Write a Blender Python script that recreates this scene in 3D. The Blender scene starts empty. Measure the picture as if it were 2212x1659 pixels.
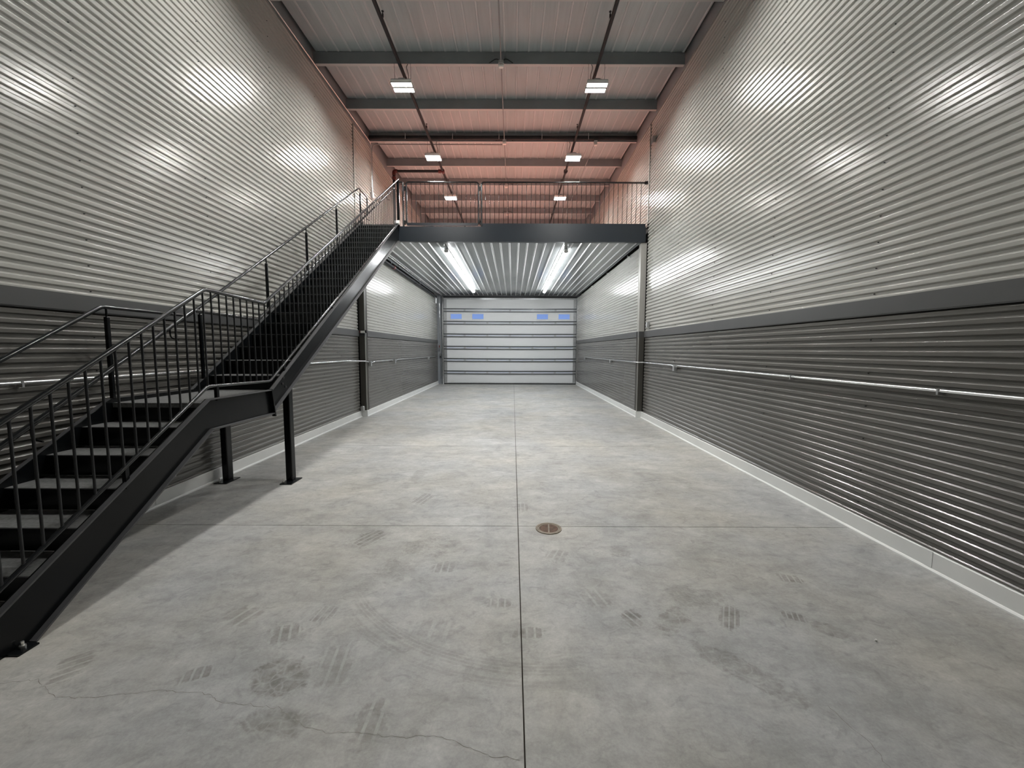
import bpy, math, random
from mathutils import Vector, Matrix
random.seed(7)
S = bpy.context.scene
COL = S.collection

# ------------------------------------------------------------------ camera
cam_d = bpy.data.cameras.new('camera')
cam_d.sensor_fit = 'HORIZONTAL'
cam_d.sensor_width = 36.0
cam_d.lens = 868.0 / 2212.0 * 36.0
cam_d.clip_start = 0.05
cam = bpy.data.objects.new('camera', cam_d)
COL.objects.link(cam)
CAM_H = 1.65
pitch, yaw, roll = math.atan(73.5 / 868), -math.atan(1.5 / 868), 0.0035
F = Vector((math.sin(yaw) * math.cos(pitch), math.cos(yaw) * math.cos(pitch), -math.sin(pitch)))
R = Vector((math.cos(yaw), -math.sin(yaw), 0))
U = R.cross(F)
Rc = R * math.cos(roll) + U * math.sin(roll)
Uc = U * math.cos(roll) - R * math.sin(roll)
cam.matrix_world = Matrix(((Rc.x, Uc.x, -F.x, 0), (Rc.y, Uc.y, -F.y, 0), (Rc.z, Uc.z, -F.z, CAM_H), (0, 0, 0, 1)))
S.camera = cam

# ------------------------------------------------------------------ world: blue dusk outside the door windows
W = bpy.data.worlds.new('dusk_sky')
S.world = W
W.use_nodes = True
W.node_tree.nodes['Background'].inputs[0].default_value = (0.27, 0.41, 0.82, 1)
W.node_tree.nodes['Background'].inputs[1].default_value = 0.78

# ------------------------------------------------------------------ exposure
S.view_settings.view_transform = 'Standard'
S.view_settings.look = 'None'
S.view_settings.gamma = 1
S.view_settings.use_curve_mapping = False
S.view_settings.exposure = 0.10
S.cycles.use_denoising = True
S.cycles.max_bounces = 8
S.cycles.diffuse_bounces = 5
S.cycles.sample_clamp_indirect = 8.0
HIGH_BAY = 550.0      # radiance of the LED lenses of the high bay lights
STRIP = 52.0          # radiance of the strip lights under the mezzanine

# ------------------------------------------------------------------ materials
def srgb(r, g, b):
    f = lambda c: (c / 255) / 12.92 if c / 255 <= 0.04045 else ((c / 255 + 0.055) / 1.055) ** 2.4
    return (f(r), f(g), f(b), 1)

def mat(name, col, rough=0.5, metal=0.0, vary=0.0, vscale=3.0, bump=0.0, bscale=2.0, spec=0.5, stretch=(1, 1, 1)):
    m = bpy.data.materials.new(name)
    m.use_nodes = True
    nt = m.node_tree
    b = nt.nodes['Principled BSDF']
    b.inputs['Base Color'].default_value = col
    b.inputs['Roughness'].default_value = rough
    b.inputs['Metallic'].default_value = metal
    b.inputs['Specular IOR Level'].default_value = spec
    if vary or bump:
        tc = nt.nodes.new('ShaderNodeTexCoord')
        mp = nt.nodes.new('ShaderNodeMapping')
        mp.inputs['Scale'].default_value = stretch
        nt.links.new(tc.outputs['Object'], mp.inputs[0])
    if vary:
        n = nt.nodes.new('ShaderNodeTexNoise')
        n.inputs['Scale'].default_value = vscale
        n.inputs['Detail'].default_value = 6
        nt.links.new(mp.outputs[0], n.inputs['Vector'])
        r = nt.nodes.new('ShaderNodeValToRGB')
        r.color_ramp.elements[0].position = 0.3
        r.color_ramp.elements[1].position = 0.7
        r.color_ramp.elements[0].color = tuple(c * (1 - vary) for c in col[:3]) + (1,)
        r.color_ramp.elements[1].color = tuple(min(1, c * (1 + vary)) for c in col[:3]) + (1,)
        nt.links.new(n.outputs[0], r.inputs[0])
        nt.links.new(r.outputs[0], b.inputs['Base Color'])
    if bump:
        n2 = nt.nodes.new('ShaderNodeTexNoise')
        n2.inputs['Scale'].default_value = bscale
        n2.inputs['Detail'].default_value = 2
        nt.links.new(mp.outputs[0], n2.inputs['Vector'])
        bp = nt.nodes.new('ShaderNodeBump')
        bp.inputs['Strength'].default_value = bump
        bp.inputs['Distance'].default_value = 0.02
        nt.links.new(n2.outputs[0], bp.inputs['Height'])
        nt.links.new(bp.outputs[0], b.inputs['Normal'])
    return m

def emit(name, col, strength):
    m = bpy.data.materials.new(name)
    m.use_nodes = True
    nt = m.node_tree
    nt.nodes.clear()
    e = nt.nodes.new('ShaderNodeEmission')
    e.inputs[0].default_value = col
    e.inputs[1].default_value = strength
    o = nt.nodes.new('ShaderNodeOutputMaterial')
    nt.links.new(e.outputs[0], o.inputs[0])
    return m

M = {}
M['clad_light'] = mat('light_grey_cladding', (0.365, 0.362, 0.338, 1), 0.20, spec=0.75, vary=0.03, vscale=0.7, bump=0.02, bscale=1.1)
M["clad_dark"] = mat("bronze_grey_cladding", (0.112, 0.108, 0.100, 1), 0.22, spec=0.65, vary=0.05, vscale=0.7, bump=0.03, bscale=1.1)
M['band'] = mat('dark_grey_flashing', (0.062, 0.063, 0.064, 1), 0.42, vary=0.06, vscale=2.0, bump=0.05)
M['trim_light'] = mat('light_grey_flashing', (0.36, 0.355, 0.33, 1), 0.4, vary=0.03)
M['trim_dark'] = mat('bronze_flashing', (0.060, 0.057, 0.050, 1), 0.45, vary=0.05)
M['backing'] = mat('dark_cavity_backing', (0.02, 0.02, 0.02, 1), 0.8)
M['base'] = mat('white_baseboard_pvc', (0.66, 0.67, 0.66, 1), 0.38, vary=0.03, vscale=4)
M['black'] = mat('black_painted_steel', (0.004, 0.0048, 0.0056, 1), 0.24, vary=0.2, vscale=9, spec=0.22)
M['bar'] = mat('black_baluster_lit', (0.011, 0.0125, 0.014, 1), 0.34, spec=0.5)  # base lightened for the light the stair balusters catch
M['rail'] = mat('glossy_black_tube', (0.0055, 0.0065, 0.008, 1), 0.20, spec=0.6)
M['dusty'] = mat('dusty_lit_flange', (0.060, 0.060, 0.063, 1), 0.5, vary=0.2, vscale=5)  # dust plus the overhead light on the flange, both in the colour
M['nose'] = mat('worn_lit_tread_edge', (0.075, 0.075, 0.076, 1), 0.45)  # wear and the light caught by the edge, painted as a paler tone
M['tread'] = mat('dark_checker_plate', (0.135, 0.137, 0.136, 1), 0.5, vary=0.35, vscale=45)
M['beam'] = mat('blue_black_steel', (0.012, 0.017, 0.023, 1), 0.33, vary=0.12, vscale=2)
M['purlin'] = mat('grey_primed_purlin', (0.22, 0.235, 0.245, 1), 0.45, vary=0.06, vscale=3)
M['purlin_lip'] = mat('galvanised_lip', (0.42, 0.42, 0.41, 1), 0.4)
M['rib'] = mat('lit_rib_face', (0.43, 0.445, 0.45, 1), 0.4)  # paler than the pan: light on the roof ribs put into the colour
M['roof'] = mat('pale_roof_sheet', (0.33, 0.36, 0.37, 1), 0.45, vary=0.08, vscale=5, stretch=(3, 0.2, 1))
M['soffit'] = mat('white_liner_panel', (0.25, 0.265, 0.265, 1), 0.15, vary=0.04, vscale=3, stretch=(3, 0.3, 1))
M['soffit_rib'] = mat('lit_liner_rib', (0.56, 0.575, 0.575, 1), 0.3)  # strip-light glints on the ribs painted into the base colour
M['galv'] = mat('galvanised_steel', (0.55, 0.56, 0.57, 1), 0.32, metal=0.85, vary=0.1, vscale=14)
M['emt'] = mat('bright_conduit_steel', (0.80, 0.81, 0.82, 1), 0.22, metal=0.9)
M['strut'] = mat('galvanised_stiffener', (0.17, 0.18, 0.19, 1), 0.34, metal=0.7)
M['dull'] = mat('dull_conduit_steel', (0.22, 0.22, 0.22, 1), 0.5)
M['box'] = mat('zinc_box', (0.46, 0.47, 0.47, 1), 0.35, metal=0.6)
M['pipe'] = mat('black_iron_pipe', (0.016, 0.017, 0.019, 1), 0.6, vary=0.15, vscale=12, spec=0.25)
M['red'] = mat('red_coupling_paint', (0.10, 0.018, 0.016, 1), 0.45)
M['door'] = mat('white_door_panel', (0.74, 0.75, 0.755, 1), 0.38, vary=0.03, vscale=6, stretch=(0.3, 1, 8))
M['jamb'] = mat('grey_jamb_steel', (0.26, 0.275, 0.295, 1), 0.4, vary=0.06)
M['dark'] = mat('dark_rubber', (0.012, 0.013, 0.015, 1), 0.55)
M['white'] = mat('white_plastic', (0.72, 0.72, 0.70, 1), 0.4)
M['cream'] = mat('cream_sensor_plastic', (0.74, 0.70, 0.66, 1), 0.5)
M['deck'] = mat('red_brown_deck_boards', (0.56, 0.26, 0.20, 1), 0.7, vary=0.2, vscale=2.5)
M['rust'] = mat('rusty_iron', (0.085, 0.042, 0.022, 1), 0.75, vary=0.45, vscale=30)
M['brass'] = mat('worn_bronze_ring', (0.19, 0.155, 0.11, 1), 0.6, vary=0.25, vscale=20)
M['bolt'] = mat('zinc_bolt', (0.8, 0.8, 0.78, 1), 0.25, metal=0.9)
M['crack'] = mat('crack_shadow', (0.19, 0.18, 0.155, 1), 0.9)
M['groove'] = mat('joint_filler', (0.05, 0.040, 0.032, 1), 0.9)
M['led'] = emit('led_lens', (1.0, 0.985, 0.945, 1), HIGH_BAY)
M['tube'] = emit('strip_lens', (0.97, 0.99, 1.0, 1), STRIP)

g = bpy.data.materials.new('window_glass')
g.use_nodes = True
gb = g.node_tree.nodes['Principled BSDF']
gb.inputs['Transmission Weight'].default_value = 1
gb.inputs['Roughness'].default_value = 0.02
gb.inputs['IOR'].default_value = 1.1
gb.inputs['Base Color'].default_value = (0.95, 0.97, 1, 1)
M['glass'] = g

# concrete floor: cloudy tone, fine grain, dusty tyre and boot prints
PRINTS = [  # x, y, rotation, half width, half length, stripe frequency (0 = blotch), strength
    (-1.25, 3.40, 0.5, 0.13, 0.20, 26, .34), (-0.68, 3.25, 0.2, 0.28, 0.22, 0, .22), (-1.00, 4.33, 0.3, 0.12, 0.20, 22, .26),
    (-1.24, 5.15, 0.1, 0.10, 0.38, 60, .24), (0.10, 4.10, 0.0, 0.09, 0.15, 22, .24), (0.74, 2.36, -0.5, 0.09, 0.09, 20, .42),
    (0.97, 2.33, 0.9, 0.10, 0.18, 0, .30), (1.36, 2.37, 0.5, 0.08, 0.14, 26, .36), (0.10, 2.22, 0.0, 0.11, 0.06, 24, .34),
    (-0.08, 2.50, 0.0, 0.11, 0.06, 24, .28), (-0.93, 1.97, -0.15, 0.10, 0.20, 18, .22), (-1.17, 2.38, 0.1, 0.08, 0.10, 22, .26),
    (-0.63, 1.65, 0.0, 0.09, 0.14, 16, .26), (-1.33, 2.20, -0.4, 0.11, 0.09, 22, .34), (-1.17, 1.90, 0.3, 0.17, 0.14, 0, .40),
    (-1.61, 1.91, -0.4, 0.09, 0.06, 22, .36), (-2.28, 1.95, 0.9, 0.13, 0.09, 26, .30), (-1.68, 2.36, 0.4, 0.14, 0.10, 20, .26),
    (1.76, 2.38, 0.4, 0.08, 0.06, 26, .36), (1.88, 2.26, 0.6, 0.10, 0.08, 0, .26), (2.02, 2.80, 0.3, 0.10, 0.07, 26, .36),
    (-0.52, 2.93, 0.0, 0.11, 0.10, 22, .26), (-0.87, 2.90, 0.3, 0.17, 0.16, 0, .20), (0.36, 3.12, 0.4, 0.10, 0.10, 20, .20),
    (0.88, 3.18, 0.1, 0.10, 0.13, 0, .22), (1.22, 2.58, 0.2, 0.20, 0.13, 0, .22), (0.55, 2.55, -0.3, 0.13, 0.12, 20, .20),
    (1.20, 1.95, -0.7, 0.10, 0.30, 0, .26), (-0.45, 2.25, 0.1, 0.16, 0.10, 18, .18), (-1.05, 1.65, 0.1, 0.20, 0.08, 0, .28)]

def concrete():
    m = bpy.data.materials.new('broomed_concrete')
    m.use_nodes = True
    nt = m.node_tree
    N, L = nt.nodes, nt.links
    b = N['Principled BSDF']
    tc = N.new('ShaderNodeTexCoord')
    P = tc.outputs['Object']
    def math_(op, a, c=None, clamp=False):
        n = N.new('ShaderNodeMath'); n.operation = op; n.use_clamp = clamp
        for i, v in enumerate((a, c)):
            if v is None: continue
            if isinstance(v, (int, float)): n.inputs[i].default_value = v
            else: L.new(v, n.inputs[i])
        return n.outputs[0]
    def noise(scale, detail, rough=0.55, st=(1, 1, 1), dist=0.0):
        mp = N.new('ShaderNodeMapping'); mp.inputs['Scale'].default_value = st
        L.new(P, mp.inputs[0])
        n = N.new('ShaderNodeTexNoise'); n.inputs['Scale'].default_value = scale
        n.inputs['Detail'].default_value = detail; n.inputs['Roughness'].default_value = rough
        n.inputs['Distortion'].default_value = dist
        L.new(mp.outputs[0], n.inputs['Vector'])
        return n.outputs[0]
    def ramp(v, lo, hi, a, c):
        n = N.new('ShaderNodeMapRange'); n.clamp = True
        L.new(v, n.inputs[0])
        for i, x in enumerate((lo, hi, a, c)): n.inputs[i + 1].default_value = x
        return n.outputs[0]
    big = ramp(noise(0.55, 5, .6, dist=.6), .32, .68, .88, 1.10)
    mid = ramp(noise(2.6, 8, .68, dist=.8), .30, .70, .84, 1.12)
    smear = ramp(noise(3.0, 7, .65, st=(1, 2.2, 1), dist=.7), .30, .66, .82, 1.08)
    spots = ramp(noise(7.0, 5, .65, st=(1, 1.5, 1), dist=1.4), .54, .70, 1.0, .80)
    fleck = ramp(noise(16.0, 6, .7, dist=.8), .30, .70, .88, 1.10)
    spots = math_('MULTIPLY', spots, fleck)
    vor = N.new('ShaderNodeTexVoronoi'); vor.feature = 'DISTANCE_TO_EDGE'; vor.inputs['Scale'].default_value = 15
    dv = N.new('ShaderNodeVectorMath'); dv.operation = 'ADD'
    nz = N.new('ShaderNodeTexNoise'); nz.inputs['Scale'].default_value = 6; L.new(P, nz.inputs['Vector'])
    sc = N.new('ShaderNodeVectorMath'); sc.operation = 'SCALE'; sc.inputs['Scale'].default_value = .12; L.new(nz.outputs['Color'], sc.inputs[0])
    L.new(P, dv.inputs[0]); L.new(sc.outputs[0], dv.inputs[1])
    L.new(dv.outputs[0], vor.inputs['Vector'])
    pebble = ramp(vor.outputs['Distance'], .01, .10, .45, 1.0)
    grain = ramp(noise(70, 4, .75), .3, .7, .90, 1.08)
    v = math_('MULTIPLY', math_('MULTIPLY', big, mid), math_('MULTIPLY', smear, math_('MULTIPLY', grain, spots)))
    wob = ramp(noise(9, 5, .7), .25, .75, -.55, .55)
    mask = None
    rough_edge = ramp(noise(14, 4, .65), .25, .6, .0, 1.0)
    for (x, y, rot, hw, hl, fr, st) in PRINTS:
        mp = N.new('ShaderNodeMapping'); mp.vector_type = 'TEXTURE'
        mp.inputs['Location'].default_value = (x, y, 0)
        mp.inputs['Rotation'].default_value = (0, 0, -rot)
        mp.inputs['Scale'].default_value = (hw, hl, 1)
        L.new(P, mp.inputs[0])
        sx = N.new('ShaderNodeSeparateXYZ'); L.new(mp.outputs[0], sx.inputs[0])
        au, av = math_('ABSOLUTE', sx.outputs[0]), math_('ABSOLUTE', sx.outputs[1])
        dd = math_('ADD', math_('MAXIMUM', au, av), math_('MULTIPLY', math_('ADD', au, av), .25))
        e = ramp(math_('ADD', dd, wob), 1.12, .84, 0, min(.6, st * 1.35))
        if fr:
            ax = sx.outputs[0] if fr < 40 else sx.outputs[1]
            s = math_('SINE', math_('MULTIPLY', ax, fr * .62))
            e = math_('MULTIPLY', e, ramp(s, -.85, -.45, .0, 1.0))
        else:
            e = math_('MULTIPLY', e, pebble)
        mask = e if mask is None else math_('ADD', mask, e)
    # the long curved tyre sweep
    for cx_, cy_, rad, wd, st in ((0.16, 3.42, 1.47, .055, .26), (0.16, 3.42, 1.57, .035, .18)):
        mp = N.new('ShaderNodeMapping'); mp.vector_type = 'TEXTURE'
        mp.inputs['Location'].default_value = (cx_, cy_, 0)
        L.new(P, mp.inputs[0])
        ln = N.new('ShaderNodeVectorMath'); ln.operation = 'LENGTH'
        sx = N.new('ShaderNodeSeparateXYZ'); L.new(mp.outputs[0], sx.inputs[0])
        cb = N.new('ShaderNodeCombineXYZ'); L.new(sx.outputs[0], cb.inputs[0]); L.new(sx.outputs[1], cb.inputs[1])
        L.new(cb.outputs[0], ln.inputs[0])
        d = math_('ABSOLUTE', math_('SUBTRACT', ln.outputs['Value'], rad))
        ring = ramp(d, wd * .6, wd, st, 0)
        fine = ramp(math_('SINE', math_('MULTIPLY', ln.outputs['Value'], 260)), -.8, 0, .45, 1)
        side = math_('MULTIPLY', ramp(sx.outputs[0], .25, .02, 0, 1), ramp(sx.outputs[0], -1.25, -1.1, 0, 1))
        low = ramp(sx.outputs[1], -.75, -.9, 0, 1)
        mask = math_('ADD', mask, math_('MULTIPLY', math_('MULTIPLY', ring, fine), math_('MULTIPLY', side, low)))
    mask = math_('MULTIPLY', mask, rough_edge)
    hue = N.new('ShaderNodeMix'); hue.data_type = 'RGBA'
    hue.inputs['A'].default_value = (0.376, 0.379, 0.374, 1)
    hue.inputs['B'].default_value = (0.400, 0.387, 0.352, 1)
    L.new(ramp(noise(.8, 4), .38, .66, 0, 1), hue.inputs['Factor'])
    dirt = N.new('ShaderNodeMix'); dirt.data_type = 'RGBA'
    dirt.inputs['B'].default_value = (0.07, 0.055, 0.035, 1)
    L.new(hue.outputs['Result'], dirt.inputs['A'])
    L.new(math_('MULTIPLY', mask, 1.0, True), dirt.inputs['Factor'])
    vm = N.new('ShaderNodeVectorMath'); vm.operation = 'SCALE'
    L.new(dirt.outputs['Result'], vm.inputs[0]); L.new(v, vm.inputs['Scale'])
    L.new(vm.outputs[0], b.inputs['Base Color'])
    L.new(ramp(mid, .84, 1.12, .62, .48), b.inputs['Roughness'])
    b.inputs['Specular IOR Level'].default_value = 0.35
    bp = N.new('ShaderNodeBump'); bp.inputs['Strength'].default_value = .12; bp.inputs['Distance'].default_value = .004
    L.new(noise(45, 5, .7), bp.inputs['Height']); L.new(bp.outputs[0], b.inputs['Normal'])
    return m
M['concrete'] = concrete()

# ------------------------------------------------------------------ mesh helpers
class MB:
    def __init__(s): s.v = []; s.f = []; s.m = []; s.sm = []; s.cur = 0
    def add(s, vs, fs, smooth=False):
        o = len(s.v); s.v += [tuple(p) for p in vs]
        for f in fs: s.f.append(tuple(i + o for i in f)); s.m.append(s.cur); s.sm.append(smooth)
        return s
    def box(s, x0, x1, y0, y1, z0, z1):
        x0, x1 = sorted((x0, x1)); y0, y1 = sorted((y0, y1)); z0, z1 = sorted((z0, z1))
        v = [(x, y, z) for z in (z0, z1) for y in (y0, y1) for x in (x0, x1)]
        return s.add(v, [(0, 2, 3, 1), (4, 5, 7, 6), (0, 1, 5, 4), (2, 6, 7, 3), (0, 4, 6, 2), (1, 3, 7, 5)])
    def bbox(s, x0, x1, y0, y1, z0, z1, c=.006):       # box with its vertical edges and rims chamfered
        c = min(c, abs(x1 - x0) * .45, abs(y1 - y0) * .45, abs(z1 - z0) * .45)
        ring = lambda d, z: [(x0 + c + d, y0 + d, z), (x1 - c - d, y0 + d, z), (x1 - d, y0 + c + d, z), (x1 - d, y1 - c - d, z),
                             (x1 - c - d, y1 - d, z), (x0 + c + d, y1 - d, z), (x0 + d, y1 - c - d, z), (x0 + d, y0 + c + d, z)]
        R4 = [ring(c * .6, z0), ring(0, z0 + c), ring(0, z1 - c), ring(c * .6, z1)]
        v = [p for r in R4 for p in r]
        f = [tuple(range(7, -1, -1)), tuple(range(24, 32))]
        for k in range(3):
            for i in range(8):
                j = (i + 1) % 8; f.append((k * 8 + i, k * 8 + j, k * 8 + 8 + j, k * 8 + 8 + i))
        return s.add(v, f)
    def prism(s, poly, axis, a, b):                   # polygon extruded along an axis; poly in the two other axes (cyclic order)
        def P(u, w, t): return {'x': (t, u, w), 'y': (u, t, w), 'z': (u, w, t)}[axis]
        n = len(poly)
        v = [P(u, w, a) for u, w in poly] + [P(u, w, b) for u, w in poly]
        f = [tuple(range(n))[::-1], tuple(range(n, 2 * n))] + [(i, (i + 1) % n, n + (i + 1) % n, n + i) for i in range(n)]
        return s.add(v, f)
    def cyl(s, p, q, r, n=10, r2=None, caps=True):
        p, q = Vector(p), Vector(q); d = (q - p).normalized()
        a = d.orthogonal().normalized(); b = d.cross(a); r2 = r if r2 is None else r2
        v = [p + (a * math.cos(t) + b * math.sin(t)) * r for t in [2 * math.pi * i / n for i in range(n)]]
        v += [q + (a * math.cos(t) + b * math.sin(t)) * r2 for t in [2 * math.pi * i / n for i in range(n)]]
        s.add(v, [(i, (i + 1) % n, n + (i + 1) % n, n + i) for i in range(n)], True)
        if caps: s.add(v, [tuple(range(n))[::-1], tuple(range(n, 2 * n))])
        return s
    def tube(s, pts, r, n=10, bend=0.0):              # swept round tube, corners rounded by bend
        P = [Vector(p) for p in pts]
        if bend:
            Q = [P[0]]
            for i in range(1, len(P) - 1):
                a, b = (P[i - 1] - P[i]), (P[i + 1] - P[i])
                t = min(bend, a.length * .45, b.length * .45)
                p0, p1 = P[i] + a.normalized() * t, P[i] + b.normalized() * t
                for k in range(6):
                    u = k / 5; Q.append(p0 * (1 - u) ** 2 + P[i] * 2 * u * (1 - u) + p1 * u * u)
            Q.append(P[-1]); P = Q
        d = [(P[min(i + 1, len(P) - 1)] - P[max(i - 1, 0)]).normalized() for i in range(len(P))]
        a = d[0].orthogonal().normalized(); rings = []
        for i, p in enumerate(P):
            a = (a - d[i] * a.dot(d[i])).normalized(); b = d[i].cross(a)
            k = 1.0
            if 0 < i < len(P) - 1:
                c = (P[i + 1] - P[i]).normalized().dot(d[i]); k = 1 / max(.6, c)
            rings += [p + (a * math.cos(t) + b * math.sin(t)) * r * (1 if bend else (1 + (k - 1) * .5)) for t in [2 * math.pi * j / n for j in range(n)]]
        f = [(i * n + j, i * n + (j + 1) % n, (i + 1) * n + (j + 1) % n, (i + 1) * n + j) for i in range(len(P) - 1) for j in range(n)]
        s.add(rings, f, True)
        m = len(P) - 1
        return s.add(rings, [tuple(range(n))[::-1], tuple(range(m * n, m * n + n))])
    def mesh(s, name, mats):
        me = bpy.data.meshes.new(name)
        me.from_pydata(s.v, [], s.f)
        for m in (mats if isinstance(mats, (list, tuple)) else [mats]): me.materials.append(M[m])
        for i, p in enumerate(me.polygons): p.material_index = s.m[i]; p.use_smooth = s.sm[i]
        import bmesh
        bm = bmesh.new(); bm.from_mesh(me)
        bmesh.ops.recalc_face_normals(bm, faces=bm.faces)
        bm.to_mesh(me); bm.free(); me.update()
        return me
    def build(s, name, mats, parent=None, **props):
        o = bpy.data.objects.new(name, s.mesh(name, mats))
        return link(o, parent, **props)

def link(o, parent=None, **props):
    COL.objects.link(o)
    if parent is not None:
        o.parent = parent
        o.matrix_parent_inverse = Matrix.Translation(-world_loc(parent))
    for k, v in props.items():
        if v: o[k] = v
    return o
LOC = {}
def world_loc(o):
    v = Vector(o.location)
    if o.parent is not None: return v
    return v
def thing(name, label, category, loc=(0, 0, 0), group=None):
    o = bpy.data.objects.new(name, None)
    o.empty_display_size = .1
    o.location = loc
    return link(o, None, label=label, category=category, group=group)
def structure(name, mb, mats): return mb.build(name, mats, None, kind='structure')
def share(name, me, parent, loc=(0, 0, 0), **props):
    o = bpy.data.objects.new(name, me)
    link(o, parent, **props)
    o.matrix_parent_inverse = Matrix()      # loc is given in the parent's own space
    o.location = loc
    return o
# ------------------------------------------------------------------ room dimensions (metres; camera stands at x=0, y=0)
XL, XR = -3.72, 3.17          # faces of the tall walls
FL, FR = -3.60, 3.06          # faces of the walls under the mezzanine
Y0, YM, YF = -2.6, 9.80, 19.35
ZW = 6.90                     # top of the wall cladding
PITCH = 0.074
RIB = 0.0175

# ------------------------------------------------------------------ floor
JX = 0.055
JY = [0.5, 3.65, 6.80, 9.95, 13.1, 16.25]
fl = MB().box(XL - .1, XR + .1, Y0, YF + .1, -.20, -.014)
floor = structure('floor', fl, 'groove')
ys = [Y0] + JY + [YF + .1]
for i in range(len(ys) - 1):
    for (a, b) in ((XL - .1, JX), (JX, XR + .1)):
        w = .0035
        mb = MB().box(a + (w if a == JX else 0), b - (w if b == JX else 0), ys[i] + (w if i else 0), ys[i + 1] - (w if i < len(ys) - 2 else 0), -.0139, 0)
        mb.build('slab', 'concrete', floor)
def crack(pts, w):
    P = []
    for i in range(len(pts) - 1):
        a, b = Vector(pts[i] + (0,)), Vector(pts[i + 1] + (0,))
        n = max(2, int((b - a).length / .018))
        for k in range(n):
            q = a.lerp(b, k / n); P.append(q + Vector((random.uniform(-1, 1), random.uniform(-1, 1), 0)) * .007)
    vs, fs = [], []
    for i, p in enumerate(P):
        d = (P[min(i + 1, len(P) - 1)] - P[max(i - 1, 0)]).normalized(); s = Vector((-d.y, d.x, 0)) * w * random.uniform(.4, 1.2)
        vs += [p + s + Vector((0, 0, .0006)), p - s + Vector((0, 0, .0006))]
        if i: fs.append((2 * i - 2, 2 * i - 1, 2 * i + 1, 2 * i))
    MB().add(vs, fs).build('crack', 'crack', floor)
crack([(-2.53, 1.85), (-2.37, 1.87), (-2.16, 1.77), (-1.98, 1.77), (-1.85, 1.79), (-1.72, 1.81), (-1.49, 1.8), (-1.35, 1.75), (-1.08, 1.72), (-.96, 1.65), (-.81, 1.6), (-.67, 1.6), (-.48, 1.58), (-.33, 1.59), (-.2, 1.55), (-.08, 1.5), (-.02, 1.5), (.05, 1.48)], .0010)
crack([(1.48, 1.75), (1.50, 1.64), (1.515, 1.56), (1.50, 1.45), (1.47, 1.3)], .0012)

# ------------------------------------------------------------------ corrugated walls
def sheet(x_face, side, z0, n, ya, yb, lap=.0):
    # side +1: the room lies towards +x of the wall face (left wall), -1: right wall
    prof, sm = [], []
    for k in range(n):
        b = z0 + k * PITCH
        zl, zu = b + .400 * PITCH, b + .795 * PITCH          # outer flat
        P = [(0, b, 0), (0, b + .285 * PITCH, 0), (.93, zl - .0015, 1), (1, zl + .0015, 0),
             (1, zu - .0022, 1), (.965, zu, 1), (.86, zu + .0018, 0)]
        prof += [(d, z) for d, z, q in P]; sm += [q for d, z, q in P]
    prof.append((0, z0 + n * PITCH))
    xs = [x_face - side * RIB * (1 - d) + side * lap for d, z in prof]
    vs, fs = [], []
    for (x, (d, z)) in zip(xs, prof): vs += [(x, ya, z), (x, yb, z)]
    mb = MB(); mb.add(vs, [])
    for i in range(len(prof) - 1):
        mb.f.append((2 * i, 2 * i + 1, 2 * i + 3, 2 * i + 2)); mb.m.append(0); mb.sm.append(bool(sm[i]))
    x_back = x_face - side * (RIB + .004)
    k = len(vs)
    # back skin gives the sheet its thickness
    mb.add([(x_back, ya, z0), (x_back, yb, z0), (x_back, ya, z0 + n * PITCH), (x_back, yb, z0 + n * PITCH)], [(0, 1, 3, 2)])
    return mb
def screws(wall, x_face, side, ys_, zs_):
    mb = MB()
    for y in ys_:
        for z in zs_:
            mb.cyl((x_face - side * RIB, y, z), (x_face - side * (RIB - .012), y, z), .0045, 6)
    mb.build('screw_heads', 'dark', wall, kind='stuff')
def clad(wall, x_face, side, ya, yb, ztop, with_dark=True, zfrom=None):
    if with_dark:
        for z0, n in ((.109, 13), (.109 + 13 * PITCH, 12)):
            sheet(x_face, side, z0, n, ya, yb).build('cladding_sheet', 'clad_dark', wall)
    z = 2.066 if zfrom is None else zfrom
    while z < ztop - .02:
        n = min(12, int((ztop + .01 - z) / PITCH))
        if n < 1: break
        sheet(x_face, side, z, n, ya, yb).build('cladding_sheet', 'clad_light', wall)
        z += n * PITCH

wl = MB()
wl.box(XL - RIB - .03, XL - RIB - .2, Y0, YF + .2, -.1, 7.9)
wall_left = structure('wall_left', wl, 'backing')
wr = MB()
wr.box(XR + RIB + .03, XR + RIB + .2, Y0, YF + .2, -.1, 7.9)
wall_right = structure('wall_right', wr, 'backing')
clad(wall_left, XL, 1, Y0, 9.72, ZW)
clad(wall_right, XR, -1, Y0, 9.72, ZW)
# walls under the mezzanine stand further in
clad(wall_left, FL, 1, 9.98, YF, 4.20)
clad(wall_right, FR, -1, 9.98, YF, 4.20)
# walls above the mezzanine floor
zup = 2.066 + PITCH * 34
clad(wall_left, XL, 1, 9.80, YF, ZW, False, zup)
clad(wall_right, XR, -1, 9.80, YF, ZW, False, zup)
SZ = [2.066 + PITCH * (k + .15) for k in range(1, 64, 3)]
SZD = [.109 + PITCH * (k + .15) for k in range(2, 25, 4)]
SY = [.70 + 1.45 * k for k in range(0, 7)]
for wl_, x_, s_ in ((wall_left, XL, 1), (wall_right, XR, -1)):
    screws(wl_, x_, s_, SY, SZ + SZD)
for wl_, x_, s_ in ((wall_left, FL, 1), (wall_right, FR, -1)):
    screws(wl_, x_, s_, [10.85 + 1.45 * k for k in range(6)], SZ[:9] + SZD)

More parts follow.
